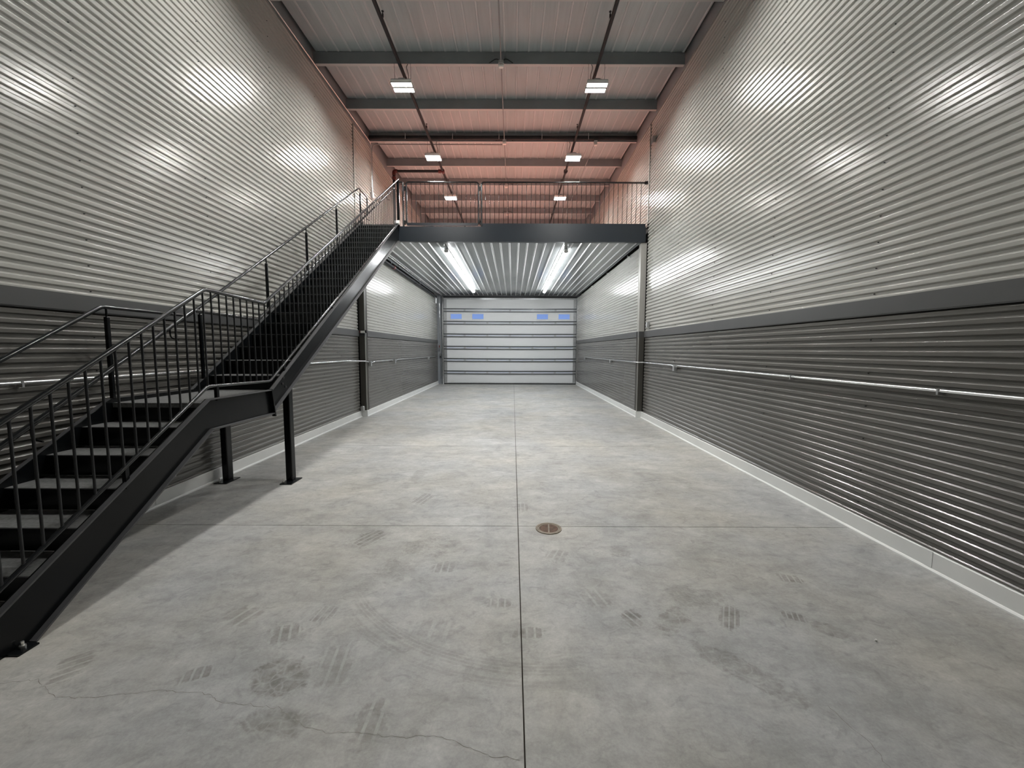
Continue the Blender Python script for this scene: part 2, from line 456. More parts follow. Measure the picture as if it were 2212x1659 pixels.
# dark flashing band, corner posts and closures
def band(name, x_face, side, ya, yb):
    mb = MB()
    xo = x_face + side * .016
    xi = x_face - side * RIB
    mb.prism([(xi, 1.962), (xi, 2.112), (xo, 2.108), (xo, 1.972), (xo - side * .006, 1.960), (x_face, 1.960)], 'y', ya, yb)
    return structure(name, mb, 'band')
band('trim_1', XL, 1, Y0, 9.74)
band('trim_2', XR, -1, Y0, 9.74)
band('trim_3', FL, 1, 9.97, YF)
band('trim_4', FR, -1, 9.97, YF)
def post_trim(name, x_in, x_out, side, upper):
    # corner post that covers the step between the tall wall and the wall under the mezzanine
    mb = MB()
    mb.cur = 0; mb.box(x_in, x_out, 9.83, 9.98, 0, 1.965)
    mb.cur = 1; mb.box(x_in + side * .003, x_out, 9.827, 9.98, 1.965, 2.108)
    mb.cur = 2; mb.box(x_in, x_out, 9.83, 9.98, 2.108, 4.205)
    # thin return flange along the inner corner
    mb.cur = 0; mb.box(x_in + side * .006, x_in - side * .02, 9.975, 10.0, 0, 1.965)
    mb.cur = 2; mb.box(x_in + side * .006, x_in - side * .02, 9.975, 10.0, 2.108, 4.205)
    mb.cur = 3; mb.box(x_in + side * .007, x_in - side * .004, 9.828, 9.84, .155, 4.2)
    return structure(name, mb, ['trim_dark', 'band', upper, 'trim_light'])
post_trim('trim_5', FL, XL - RIB, 1, 'trim_dark')  # shade on this post put into its dark upper colour
post_trim('trim_6', FR, XR + RIB, -1, 'trim_light')
structure('trim_7', MB().box(XL - RIB, XL + .006, 9.755, 9.80, 4.66, ZW - .06), 'trim_light')
structure('trim_8', MB().box(XR + RIB, XR - .006, 9.755, 9.80, 4.66, ZW - .06), 'trim_light')
# cap trim along the top of both walls and the wall above it, its shade put into the grey
for nm, x, s in (('trim_9', XL, 1), ('trim_10', XR, -1)):
    mb = MB(); mb.cur = 0
    mb.prism([(x - s * RIB, 6.875), (x + s * .006, 6.862), (x + s * .006, 6.872), (x - s * RIB, 6.90)], 'y', Y0, YF)
    mb.cur = 1; mb.box(x - s * RIB, x - s * (RIB + .03), Y0, YF, 6.90, 7.45)
    structure(nm, mb, ['trim_light', 'purlin'])

# baseboards: white board with a rounded foot
def baseboard(name, runs):
    mb = MB()
    for x, s, ya, yb in runs:
        mb.prism([(x - s * RIB, 0), (x - s * RIB, .152), (x + s * .010, .152), (x + s * .016, .147), (x + s * .016, .026), (x + s * .022, .022), (x + s * .030, .012), (x + s * .030, 0)], 'y', ya, yb)
    return structure(name, mb, 'base')
bl = baseboard('baseboard_left', ((XL, 1, Y0, 9.80), (FL, 1, 9.80, YF - .02)))
br = baseboard('baseboard_right', ((XR, -1, Y0, 9.80), (FR, -1, 9.80, YF - .02)))
MB().box(XL, FL + .030, 9.796, 9.83, 0, .152).build('corner_return', 'base', bl)
MB().box(FR - .030, XR, 9.796, 9.83, 0, .152).build('corner_return', 'base', br)
for b_, x_, s_, sy in ((bl, XL, 1, 4.05), (br, XR, -1, 2.90)):
    MB().box(x_ + s_ * .004, x_ + s_ * .0185, sy, sy + .07, .03, .150).build('joint_cover', 'base', b_)

# walls at both ends
wf = MB()
wf.box(XL - .2, XR + .2, YF + .10, YF + .25, 4.19, 7.9)
wf.box(XL - .2, -3.34, YF + .10, YF + .25, -.1, 4.19)
wf.box(3.06, XR + .2, YF + .10, YF + .25, -.1, 4.19)
wall_far = structure('wall_far', wf, 'jamb')
structure('wall_near', MB().box(XL - .2, XR + .2, Y0 - .15, Y0, -.1, 7.9), 'clad_light')

# ------------------------------------------------------------------ roof: ribbed sheets on purlins
def zroof(y): return 6.92 + .02 * (y - 7.9)
ceil_ = structure('ceiling', MB().add([(XL - .2, Y0, zroof(Y0) + .36), (XR + .2, Y0, zroof(Y0) + .36), (XR + .2, YF + .2, zroof(YF) + .36), (XL - .2, YF + .2, zroof(YF) + .36),
                                       (XL - .2, Y0, zroof(Y0) + .44), (XR + .2, Y0, zroof(Y0) + .44), (XR + .2, YF + .2, zroof(YF) + .44), (XL - .2, YF + .2, zroof(YF) + .44)],
                                      [(0, 1, 2, 3), (7, 6, 5, 4), (0, 4, 5, 1), (1, 5, 6, 2), (2, 6, 7, 3), (3, 7, 4, 0)]), 'purlin')
RP = .2195
def ribbed_sheet(x0, n, ya, yb, za, zb, depth, rw, mat_, parent, name, th=.004):
    # flat pans with narrow raised ribs hanging below the pan (depth > 0) or above it (depth < 0)
    pr = []
    for k in range(n):
        b = x0 + k * RP
        pr += [(b, 0), (b + RP - rw * 2, 0), (b + RP - rw * 1.5, -depth), (b + RP - rw * .5, -depth)]
    pr.append((x0 + n * RP, 0))
    vs, fs = [], []
    for x, d in pr: vs += [(x, ya, za + d), (x, yb, zb + d)]
    mb = MB()
    for i in range(len(pr) - 1):
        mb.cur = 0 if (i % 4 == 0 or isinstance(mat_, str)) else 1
        mb.add(vs[2 * i:2 * i + 4], [(0, 1, 3, 2)])
    return mb.build(name, mat_, parent)
x = -3.66
nx = 0
while x < 3.05:
    n = min(4, int(round((3.14 - x) / RP)))
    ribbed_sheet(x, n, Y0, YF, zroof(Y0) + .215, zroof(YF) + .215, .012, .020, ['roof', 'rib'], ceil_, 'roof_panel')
    x += n * RP
def purlin_mesh():
    mb = MB(); h, w, t = .205, .075, .012
    mb.cur = 0
    mb.prism([(0, 0), (0, h), (w, h), (w, h - t), (t, h - t), (t, 0)], 'x', XL + .01, XR - .01)
    mb.cur = 1
    mb.prism([(t, 0), (t, t), (w - t, t), (w - t, .024), (w, .024), (w, 0)], 'x', XL + .01, XR - .01)
    return mb.mesh('purlin', ['purlin', 'purlin_lip'])
pm = purlin_mesh()
PY = [7.9 + 1.447 * k for k in range(-6, 8)]
for y in PY: share('purlin', pm, ceil_, (0, y, zroof(y)))

# ------------------------------------------------------------------ far door: sectional overhead door with windows
DX0, DX1 = -3.30, 3.03
dY = 19.33
door = MB()
door.box(DX0 - .04, DX1 + .03, dY + .05, dY + .12, 4.10, 4.20)        # head seal
door1 = structure('door_1', door, 'dark')
SEAM = [0, .571, 1.165, 1.753, 2.338, 2.934, 3.526, 4.10]
WIN = [(-2.97, -2.44), (-1.94, -1.40), (1.14, 1.67), (2.17, 2.70)]
WZ = (3.111, 3.350)
for i in range(7):
    z0, z1 = SEAM[i] + .004, SEAM[i + 1] - .004
    mb = MB()
    if i == 5:
        xs = [DX0] + [v for w_ in WIN for v in w_] + [DX1]
        mb.box(DX0, DX1, dY, dY + .05, z0, WZ[0]); mb.box(DX0, DX1, dY, dY + .05, WZ[1], z1)
        for k in range(0, len(xs), 2): mb.box(xs[k], xs[k + 1], dY, dY + .05, WZ[0], WZ[1])
    else:
        mb.box(DX0, DX1, dY, dY + .05, z0, z1)
    p = mb.build('door_panel', 'door', door1)
    # shallow pressed lines across the panel
    for q in (.28, .5, .72):
        zz = z0 + (z1 - z0) * q
        if i != 5: MB().box(DX0 + .2, DX1 - .2, dY - .003, dY, zz - .004, zz + .004).build('pressed_line', 'door', p)
    # galvanised end stiles
    for xa, xb in ((DX0, DX0 + .15), (DX1 - .15, DX1)):
        MB().box(xa, xb, dY - .012, dY, z0, z1).build('end_stile', 'galv', p)
    if i == 5:
        for xa, xb in WIN:
            fm = MB()
            t = .035
            fm.box(xa - t, xb + t, dY - .014, dY, WZ[1], WZ[1] + t); fm.box(xa - t, xb + t, dY - .014, dY, WZ[0] - t, WZ[0])
            fm.box(xa - t, xa, dY - .014, dY, WZ[0], WZ[1]); fm.box(xb, xb + t, dY - .014, dY, WZ[0], WZ[1])
            fm.build('window_frame', 'white', p)
            MB().box(xa, xb, dY + .02, dY + .028, WZ[0], WZ[1]).build('pane', 'glass', p)
def strut(z):
    # pressed steel stiffener, slightly bowed
    mb = MB(); n = 12; vs = []; fs = []
    prof = [(0, -.024), (-.030, -.024), (-.042, -.012), (-.042, .012), (-.030, .024), (0, .024)]
    for k in range(n + 1):
        u = k / n; x = DX0 + .01 + (DX1 - DX0 - .02) * u; s = -.010 * math.sin(math.pi * u)
        vs += [(x, dY + a, z + c + s) for a, c in prof]
        if k: fs += [((k - 1) * 6 + j, (k - 1) * 6 + (j + 1) % 6, k * 6 + (j + 1) % 6, k * 6 + j) for j in range(6)]
    fs += [tuple(range(6)), tuple(range(n * 6, n * 6 + 6))]
    return mb.add(vs, fs)
for z in SEAM[1:7]:
    strut(z + .068).build('stiffener', 'strut', door1)
    strut(z - .062).build('stiffener', 'strut', door1)
    for hx in (-2.30, -1.22, -.14, .94, 2.02):
        hb = MB().box(hx - .045, hx + .045, dY - .016, dY, z - .036, z + .038)
        hb.cyl((hx - .05, dY - .022, z), (hx + .05, dY - .022, z), .012, 8)
        hb.build('hinge', 'galv', door1)
    for hx in (DX0 + .07, DX1 - .07):
        MB().box(hx - .07, hx + .07, dY - .03, dY - .012, z - .03, z + .032).cyl((hx - .08, dY - .03, z), (hx + .08, dY - .03, z), .016, 8).build('roller_bracket', 'galv', door1)
MB().box(DX0, DX1, dY - .03, dY + .05, 0, .05).build('bottom_seal', 'dark', door1)
MB().box(DX0, DX1, dY - .02, dY, .05, .085).build('bottom_rail', 'galv', door1)
MB().box(DX0, DX1, dY - .03, dY, 4.03, 4.10).build('top_rail', 'galv', door1)
MB().box(-2.98, -2.82, dY - .004, dY, .10, .17).build('maker_plate', 'white', door1)
for sx, xt in ((-1, DX0 - .03), (1, DX1 + .02)):
    t = MB(); t.box(xt - .028, xt + .028, dY - .10, dY - .092, 0, 4.15); t.box(xt + sx * .028, xt + sx * .022, dY - .10, dY + .02, 0, 4.15); t.box(xt - sx * .028, xt - sx * .022, dY - .10, dY - .06, 0, 4.15)
    t.build('door_track', 'emt', door1)
    MB().box(xt - .035 + (.0 if sx < 0 else .0), xt + .035, dY - .02, dY + .06, 0, 4.17).build('track_angle', 'dark', door1)
# steel jamb plate left of the door
jl = MB().box(-3.60, DX0 - .07, YF - .02, YF + .10, 0, 4.19)
jl.box(-3.50, -3.47, YF - .035, YF - .02, 0, 4.19)
jl.box(-3.42, -3.375, YF - .05, YF - .02, 0, 4.19)
structure('trim_11', jl, 'jamb')

kp = thing('door_control', 'small black door control box on the grey jamb left of the overhead door', 'control box', (-3.46, 19.29, 1.25))
MB().bbox(-3.495, -3.425, 19.265, 19.33, 1.25, 1.45).build('housing', 'dark', kp)
MB().cyl((-3.46, 19.265, 1.40), (-3.46, 19.255, 1.40), .02, 10).build('button', 'white', kp)
MB().cyl((-3.46, 19.265, 1.32), (-3.46, 19.255, 1.32), .018, 10).build('button', 'dark', kp)
MB().tube([(-3.45, 19.30, 1.45), (-3.47, 19.30, 2.2), (-3.50, 19.305, 4.15)], .010, 6).build('cable', 'emt', kp)
MB().tube([(-3.46, 19.30, 1.25), (-3.45, 19.305, .25)], .007, 6).build('cable', 'dark', kp)
pc = thing('cord_cleat', 'dark rope cleat with red tags on the jamb above the door control', 'cleat', (-3.53, 19.32, 1.6))
for kz in (1.60, 1.68): MB().cyl((-3.53, 19.33, kz), (-3.53, 19.28, kz), .022, 8).build('knob', 'dark', pc)
MB().box(-3.535, -3.495, 19.29, 19.33, 1.75, 1.86).build('tag', 'red', pc)

# ------------------------------------------------------------------ mezzanine
mz = thing('mezzanine', 'raised mezzanine floor with a blue-black steel edge beam and ribbed white underside', 'mezzanine', (0, 14.5, 4.2))
bm_ = MB()
bm_.prism([(9.80, 4.212), (9.80, 4.562), (9.90, 4.562), (9.90, 4.54), (9.812, 4.54), (9.812, 4.232), (9.90, 4.232), (9.90, 4.212)], 'x', -3.60, 3.145)
bm_.build('edge_beam', 'beam', mz)
MB().box(-3.70, 3.15, 9.902, YF, 4.46, 4.555).build('deck', 'deck', mz)
x = -3.58
while x < 3.0:
    n = min(4, int(round((3.05 - x) / RP)))
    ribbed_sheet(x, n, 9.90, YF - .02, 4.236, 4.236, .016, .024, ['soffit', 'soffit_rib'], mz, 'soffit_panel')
    x += n * RP
MB().box(-3.60, -3.56, 9.9, YF - .02, 4.213, 4.236).build('edge_angle', 'jamb', mz)
MB().box(3.02, 3.06, 9.9, YF - .02, 4.213, 4.236).build('edge_angle', 'jamb', mz)
MB().box(-3.60, 3.06, 9.9, YF, 4.27, 4.30).build('subfloor', 'backing', mz)

RAILZ, RR = 5.588, .0205
rg = thing('mezzanine_railing', 'black tube railing with thin vertical bars on the mezzanine edge, right of the gate', 'railing', (1.2, 9.85, 4.56))
MB().tube([(-.755, 9.85, 4.56), (-.755, 9.85, RAILZ), (3.10, 9.85, RAILZ), (3.135, 9.85, RAILZ)], RR, 10, .07).build('frame_tube', 'rail', rg)
MB().cyl((3.10, 9.85, RAILZ), (3.15, 9.85, RAILZ), .036, 12).cyl((3.145, 9.85, RAILZ - .03), (3.145, 9.85, RAILZ + .03), .032, 10).build('wall_flange', 'black', rg)
MB().box(-.735, 3.14, 9.835, 9.845, 4.56, 4.645).build('toe_plate', 'beam', rg)
bar = MB().cyl((0, 0, 0), (0, 0, RAILZ - 4.56), .0075, 6).mesh('baluster', 'black')
for k in range(35): share('baluster', bar, rg, (-.664 + .1083 * k - 1.2, 0, 0))
MB().cyl((-1.0 + .23, 9.85, 4.60), (-1.0 + .23, 9.85, 4.66), .02, 8).build('latch', 'dark', rg)

gt = thing('mezzanine_gate', 'black tube gate with rounded corners and vertical bars at the head of the stairs', 'gate', (-1.66, 9.85, 4.575))
MB().tube([(-1.66, 9.85, 4.612), (-2.535, 9.85, 4.612), (-2.535, 9.85, RAILZ), (-.825, 9.85, RAILZ), (-.825, 9.85, 4.612), (-1.66, 9.85, 4.612)], RR, 10, .07).build('frame_tube', 'rail', gt)
MB().box(-2.52, -.84, 9.82, 9.835, 4.584, 4.650).build('toe_plate', 'beam', gt)
gb_ = MB().cyl((0, 0, 0), (0, 0, RAILZ - 4.62), .0075, 6).mesh('gate_baluster', 'black')
for k in range(15): share('baluster', gb_, gt, (-2.413 + .1077 * k + 1.66, 0, .045))
for hx, hz in ((-2.573, 4.66), (-2.573, 5.44), (-.79, 4.66), (-.79, 5.44)):
    MB().cyl((hx, 9.85, hz - .05), (hx, 9.85, hz + .05), .019, 8).build('hinge', 'black', gt)

# ------------------------------------------------------------------ staircase
st = thing('staircase', 'black steel staircase along the left wall rising past a landing to the mezzanine', 'staircase', (-3.15, 5.5, 0))
XSL, XSR = -3.55, -2.724           # inner faces of the two stringers
R1, T1 = .1645, .267               # first flight riser and tread
R2, T2 = .1705, .2635
N1 = [(3.531 - T1 * k, 1.17 - R1 * k) for k in range(0, 8)]        # landing nosing first, then downwards
N2 = [(4.70 + T2 * k, 1.17 + R2 * (k + 1)) for k in range(0, 20)]
def nose1(y): return 1.17 - (3.531 - y) * R1 / T1
def nose2(y): return N2[0][1] + (y - 4.70) * R2 / T2
# stringer side profile
def str_top(y):
    if y < 3.526: return nose1(y) + .040
    if y < 4.445: return 1.206
    return max(1.206, nose2(y) + .022)
tp = [(1.62, None), (3.526, None), (4.445, None), (9.80, None)]
D1, D2 = .345, .322
bot1 = lambda y: .929 - (3.553 - y) * .651
web = [(1.70, 0.0), (1.70, nose1(1.70) + .04 if nose1(1.70) + .04 > .02 else .05), (3.526, 1.208), (4.452, 1.202), (9.80, 4.668), (9.80, 4.235), (9.70, 4.19), (4.50, .925), (3.553, .925), (2.130, 0.0)]
def stringer(xa, xb, out):
    mb = MB()
    mb.prism(web, 'x', xa, xb); mb.cur = 1
    # flanges along the top and bottom edges, pointing outwards
    def flange(p, q, up, w=.038, t=.011):
        d = Vector((q[0] - p[0], q[1] - p[1])).normalized(); n = Vector((-d.y, d.x)) * (t if up else -t)
        a, b = Vector(p), Vector(q)
        poly = [tuple(a), tuple(b), tuple(b - n), tuple(a - n)]
        xo = xb if out > 0 else xa
        mb.prism(poly, 'x', xo, xo + out * w)
    flange(web[1], web[2], True); flange(web[2], web[3], True); flange(web[3], web[4], True)
    flange(web[9], web[8], False); flange(web[8], web[7], False); flange((4.50, .955), web[6], False)
    return mb
stringer(XSR, XSR + .010, 1).build('stringer', ['black', 'dusty'], st)
stringer(XSL - .010, XSL, -1).build('stringer', ['black', 'dusty'], st)
MB().prism([(4.435, 1.203), (4.452, 1.207), (4.505, .895), (4.488, .895)], 'x', XSR + .01, XSR + .050).build('joint_plate', 'black', st)
for yy, zz in ((4.735, 1.315), (4.715, 1.245), (4.775, 1.205)): MB().cyl((XSR + .010, yy, zz), (XSR + .018, yy, zz), .014, 8).build('bolt_head', 'dark', st)
tm = MB(); tm.prism([(.004, 0), (T1 + .02, 0), (T1 + .02, -.006), (.004, -.006)], 'x', XSL, XSR); tm.cur = 1
tm.prism([(0, -.007), (.004, -.007), (.004, -.038), (0, -.038)], 'x', XSL, XSR); tm.cur = 2
tm.prism([(-.002, -.001), (.004, -.001), (.004, -.007), (-.002, -.007)], 'x', XSL, XSR)
tm = tm.mesh('tread', ['tread', 'black', 'nose'])
rm = MB().box(XSL, XSR, .022, .030, -R1 + .001, -.004).mesh('riser', 'black')
for (y, z) in N1[1:7]: share('tread', tm, st, (0 + 3.15, y - 5.5, z))
for (y, z) in N1[:7]: share('riser', rm, st, (3.15, y - 5.5, z))
for k, (y, z) in enumerate(N2[:-1]): share('tread', tm, st, (3.15, y - 5.5, z))
rm2 = MB().box(XSL, XSR, .022, .030, -R2 + .001, -.004).mesh('riser', 'black')
for (y, z) in N2: share('riser', rm2, st, (3.15, y - 5.5, z))
MB().box(XSL, XSR, 3.531, 4.72, 1.162, 1.17).box(XSL, XSR, 3.531, 3.543, 1.13, 1.162).build('landing', 'tread', st)
MB().box(XSL, XSR, 9.70, 9.80, 4.556, 4.580).build('top_tread', 'tread', st)
# legs under the landing
def leg(px0, px1, py0, py1, top, bx0, bx1, by0, by1):
    lg = MB().bbox(px0, px1, py0, py1, .012, top, .008).build('support_post', 'black', st)
    MB().box(bx0, bx1, by0, by1, 0, .012).build('base_plate', 'black', lg)
    for yy in (by0 + .05,):
        MB().cyl((px0 + .018, yy, .012), (px0 + .018, yy, .062), .008, 8).cyl((px0 + .018, yy, .012), (px0 + .018, yy, .026), .016, 6).build('anchor_bolt', 'bolt', lg)
leg(-2.835, -2.752, 4.905, 4.995, 1.26, -2.840, -2.695, 4.775, 5.03)
leg(-3.640, -3.562, 4.915, 5.015, 1.10, -3.655, -3.500, 4.790, 5.045)
fp = MB().box(-2.735, -2.645, 2.02, 2.115, 0, .010).build('base_plate', 'black', st)
MB().cyl((-2.69, 2.075, .010), (-2.69, 2.075, .045), .008, 8).cyl((-2.69, 2.075, .010), (-2.69, 2.075, .024), .015, 6).build('anchor_bolt', 'bolt', fp)

# right guard: top tube, bottom tube, balusters, stubs, inner handrail
GX = -2.715
gtop1 = lambda y: 2.172 + (y - 3.587) * .616
gtop2 = lambda y: 2.150 + (y - 4.437) * .6475
gbot1 = lambda y: 1.316 + (y - 3.556) * .616
gbot2 = lambda y: 1.295 + (y - 4.480) * .632
gd = MB().tube([(GX, 1.75, gtop1(1.75)), (GX, 3.587, 2.172), (GX, 4.437, 2.150), (GX, 9.85, gtop2(9.85))], .0170, 12, .03).build('guard_rail', 'rail', st)
MB().tube([(GX, 1.75, gbot1(1.75)), (GX, 3.556, 1.316), (GX, 4.480, 1.295), (GX, 9.66, gbot2(9.66))], .0150, 12, .03).build('bottom_tube', 'rail', gd)
bal = {}
def baluster(y, z0, z1):
    MB().cyl((GX, y, z0), (GX, y, z1), .0078, 8, caps=False).build('baluster', 'bar', gd)
for k in range(18):
    y = 3.559 - .1017 * k
    if y > 1.8: baluster(y, gbot1(y), gtop1(y))
for k in range(1, 10):
    y = 3.559 + .0976 * k
    if y < 4.45: baluster(y, gbot1(3.556) - (y - 3.556) * .018, 2.172 - (y - 3.587) * .026)
y = 4.537
while y < 9.62:
    baluster(y, gbot2(y), gtop2(y)); y += .1003
for y, z0, z1 in ((2.752, nose1(2.752), gbot1(2.752)), (3.661, 1.20, 1.31), (4.761, nose2(4.761), gbot2(4.761)), (6.093, nose2(6.093), gbot2(6.093)), (7.307, nose2(7.307), gbot2(7.307)), (8.55, nose2(8.55), gbot2(8.55))):
    MB().box(GX - .014, GX + .014, y - .014, y + .014, z0 - .02, z1).build('stub_post', 'black', gd)
MB().bbox(GX - .028, GX + .028, 9.77, 9.83, 4.56, gtop2(9.80) - .01, .005).build('end_post', 'black', gd)
MB().tube([(GX, 9.85, RAILZ), (-2.612, 9.85, RAILZ), (-2.612, 9.85, 4.56)], RR, 10, .06).build('end_loop', 'rail', gd)
MB().prism([(9.60, 4.575), (9.63, 4.64), (9.70, 4.67), (9.72, 4.62), (9.68, 4.56)], 'x', GX - .045, GX + .050).build('rail_end_block', 'white', gd, label='white block on the upper end of the lower tube')  # plain white block on the tube end
hr = MB().tube([(-2.80, 1.78, 1.98 + (1.78 - 3.563) * .616), (-2.80, 3.563, 1.985), (-2.80, 4.456, 1.975), (-2.80, 9.80, 1.975 + (9.80 - 4.456) * .6475), (-2.80, 10.10, 1.975 + (9.80 - 4.456) * .6475), (-2.80, 10.10, 5.12), (-2.72, 9.85, 5.12)], .0160, 12, .03).build('inner_handrail', 'rail', st)
def jbracket(y, z):
    MB().tube([(-2.80, y, z - .01), (-2.80, y, z - .085), (-2.735, y, z - .10)], .006, 6, .03).build('bracket', 'black', hr)
for y in (2.30, 3.30): jbracket(y, 1.985 + (y - 3.563) * .616)
for y in (5.3, 6.6, 7.9, 9.2): jbracket(y, 1.975 + (y - 4.456) * .6475)
# left handrail on its own posts
LX = -3.575
lr = MB().tube([(LX, 1.78, 2.012 + (1.78 - 3.526) * .616), (LX, 3.526, 2.012), (LX, 4.455, 2.012), (LX, 9.62, 2.012 + (9.62 - 4.455) * .648), (LX, 10.15, 5.345), (LX, 10.15, 4.92), (LX, 9.72, 4.92)], .0170, 12, .03).build('wall_side_handrail', 'rail', st)
for y, zb in ((2.35, nose1(2.35)), (3.565, 1.19), (4.63, nose2(4.63)), (5.937, nose2(5.937)), (7.125, nose2(7.125)), (8.375, nose2(8.375)), (9.70, 4.57)):
    zt = 2.012 + (y - 3.526) * .616 if y < 3.526 else (2.012 if y < 4.455 else 2.012 + (min(y, 9.62) - 4.455) * .648)
    lp = MB().bbox(LX - .016, LX + .016, y - .016, y + .016, zb - .02, zt - .085, .004).build('handrail_post', 'black', st)
    MB().cyl((LX, y, zt - .085), (LX, y, zt - .01), .008, 8).build('pin', 'black', lp)

# ------------------------------------------------------------------ high bay lights in two rows
def high_bay(x, y, label):
    z = zroof(y) - .42
    t = thing('high_bay_light', label, 'light', (x, y, z), 'high bay lights in two rows under the roof')
    MB().bbox(-.19 + x, .19 + x, y - .15, y + .15, z + .03, z + .065, .01).build('housing', 'white', t)
    MB().bbox(x - .06, x + .06, y - .10, y + .10, z + .065, z + .115, .01).build('driver_box', 'box', t)
    for a in (-1, 1):
        yc = y + a * .080
        MB().box(x - .178, x + .178, yc - .052, yc + .052, z + .020, z + .028).build('lens', 'led', t)
        rim = MB()
        rim.box(x - .19, x - .182, yc - .06, yc + .06, z, z + .03); rim.box(x + .182, x + .19, yc - .06, yc + .06, z, z + .03)
        rim.box(x - .19, x + .19, yc - .06, yc - .054, z, z + .03); rim.box(x - .19, x + .19, yc + .054, yc + .06, z, z + .03)
        rim.build('lens_rim', 'white', t)
    for sx in (-.15, .15):
        MB().cyl((x + sx, y, z + .065), (x + sx, y, z + .42), .0028, 5).build('hanger_wire', 'dark', t)
    s = 1 if x < 0 else -1
    MB().tube([(x + s * .10, y, z + .115), (x + s * .11, y, z + .22), (x + s * .07, y, z + .36), (x + s * .10, y + .02, z + .44)], .006, 6, .05).build('cord', 'dark', t)
    return t
rowname = {4.95: 'high over the lower flight of stairs', 7.9: 'nearest in view, before the mezzanine', 10.79: 'second in view, over the mezzanine edge', 13.69: 'farthest in view, seen through the railing', 18.02: 'added unseen over the mezzanine to brighten the far roof'}  # last pair is added out of sight to brighten the far roof bays
for y in rowname:
    for x, sd in ((-2.06, 'left'), (1.53, 'right')):
        high_bay(x, y, 'white high bay light of the %s row, %s' % (sd, rowname[y]))

# strip lights under the mezzanine: three end to end in each row
for x, sd in ((-1.70, 'left'), (1.345, 'right')):
    for k, nm in enumerate(('nearest', 'middle', 'farthest')):
        ya = 10.45 + 2.40 * k; yb = ya + 2.36
        t = thing('strip_light', 'long white strip light, %s of the %s row under the mezzanine' % (nm, sd), 'light', (x, (ya + yb) / 2, 4.12), 'strip lights under the mezzanine')
        MB().bbox(x - .045, x + .045, ya, yb, 4.160, 4.211, .006).build('housing', 'white', t)
        MB().prism([(x - .055, 4.165), (x + .055, 4.165), (x + .050, 4.125), (x + .03, 4.11), (x - .03, 4.11), (x - .050, 4.125)], 'y', ya + .012, yb - .012).build('diffuser', 'tube', t)
        for ye in (ya, yb - .012):
            MB().prism([(x - .057, 4.166), (x + .057, 4.166), (x + .052, 4.123), (x + .03, 4.108), (x - .03, 4.108), (x - .052, 4.123)], 'y', ye, ye + .012).build('end_cap', 'white', t)

# ------------------------------------------------------------------ sprinkler pipes
def sprinkler_head(x, y, z, parent):
    MB().cyl((x, y, z), (x, y, z + .05), .014, 8).cyl((x, y, z + .05), (x, y, z + .085), .007, 6).cyl((x, y, z + .085), (x, y, z + .09), .02, 8).build('sprinkler_head', 'dark', parent)
for x, sd in ((-2.045, 'left'), (1.505, 'right')):
    t = thing('sprinkler_pipe', 'long black sprinkler pipe under the roof above the %s row of lights' % sd, 'pipe', (x, 9, 6.75))
    MB().cyl((x, Y0 + .3, 6.62), (x, 19.2, 6.88), .030, 12).build('pipe', 'pipe', t)
    for y in (6.6, 9.75, 12.9, 16.0): sprinkler_head(x + (.035 if x < 0 else -.035), y, 6.62 + .26 * (y + 2.3) / 21.5 - .01, t)
    cz = 6.62 + .26 * (12.1 + 2.3) / 21.5
    MB().cyl((x, 12.03, cz - .001), (x, 12.17, cz + .001), .048, 12).cyl((x, 12.06, cz), (x, 12.085, cz), .058, 12).build('coupling', 'red' if x < 0 else 'pipe', t)
    for y in (5.2, 8.1, 11.0, 13.9, 16.8):
        zz = 6.62 + .26 * (y + 2.3) / 21.5
        MB().cyl((x, y, zz), (x, y, zroof(y) + .2), .005, 6).build('hanger_rod', 'galv', t)
bp_ = thing('branch_pipe', 'black branch pipe with red elbows dropping near the left wall over the mezzanine', 'pipe', (-2.8, 12.1, 6.76))
bz = 6.62 + .26 * (12.1 + 2.3) / 21.5
MB().cyl((-2.09, 12.1, bz), (-3.44, 12.1, bz), .036, 12).build('pipe', 'pipe', bp_)
MB().cyl((-3.46, 12.1, bz - .06), (-3.46, 12.1, 4.56), .036, 12).build('drop_pipe', 'pipe', bp_)
MB().tube([(-3.36, 12.1, bz), (-3.46, 12.1, bz), (-3.46, 12.1, bz - .12)], .052, 12, .06).build('elbow', 'red', bp_)
MB().cyl((-3.46, 12.1, bz - .24), (-3.46, 12.1, bz - .16), .056, 12).build('coupling', 'red', bp_)
MB().cyl((-2.17, 12.1, bz), (-2.095, 12.1, bz), .054, 12).build('coupling', 'red', bp_)
cm = thing('cross_main_pipe', 'thick black sprinkler main hung across the roof along the third purlin', 'pipe', (0, 10.78, 6.98))
MB().cyl((XL + .03, 10.74, 7.035), (XR - .03, 10.74, 7.035), .052, 14).build('pipe', 'pipe', cm)
for x in (-2.75, -1.55, -.37, .72, 1.9): MB().cyl((x, 10.685, 6.985), (x, 10.685, 7.15), .008, 6).build('hanger_rod', 'emt', cm)
up = thing('wall_pipe', 'black sprinkler pipe along the left wall just below the mezzanine underside', 'pipe', (-3.5, 14, 4.05))
MB().cyl((-3.50, 10.1, 4.05), (-3.50, 18.6, 4.05), .042, 12).build('pipe', 'pipe', up)
MB().cyl((-3.50, 11.95, 4.05), (-3.50, 12.07, 4.05), .058, 12).build('coupling', 'red', up)
MB().cyl((-3.50, 14.6, 4.05), (-3.50, 14.72, 4.05), .056, 12).build('coupling', 'pipe', up)
for y in (11.8, 15.4, 18.3): MB().tube([(-3.50, y, 4.09), (-3.50, y, 4.20)], .008, 6).build('hanger_rod', 'galv', up)
sprinkler_head(-3.44, 12.3, 4.07, up)
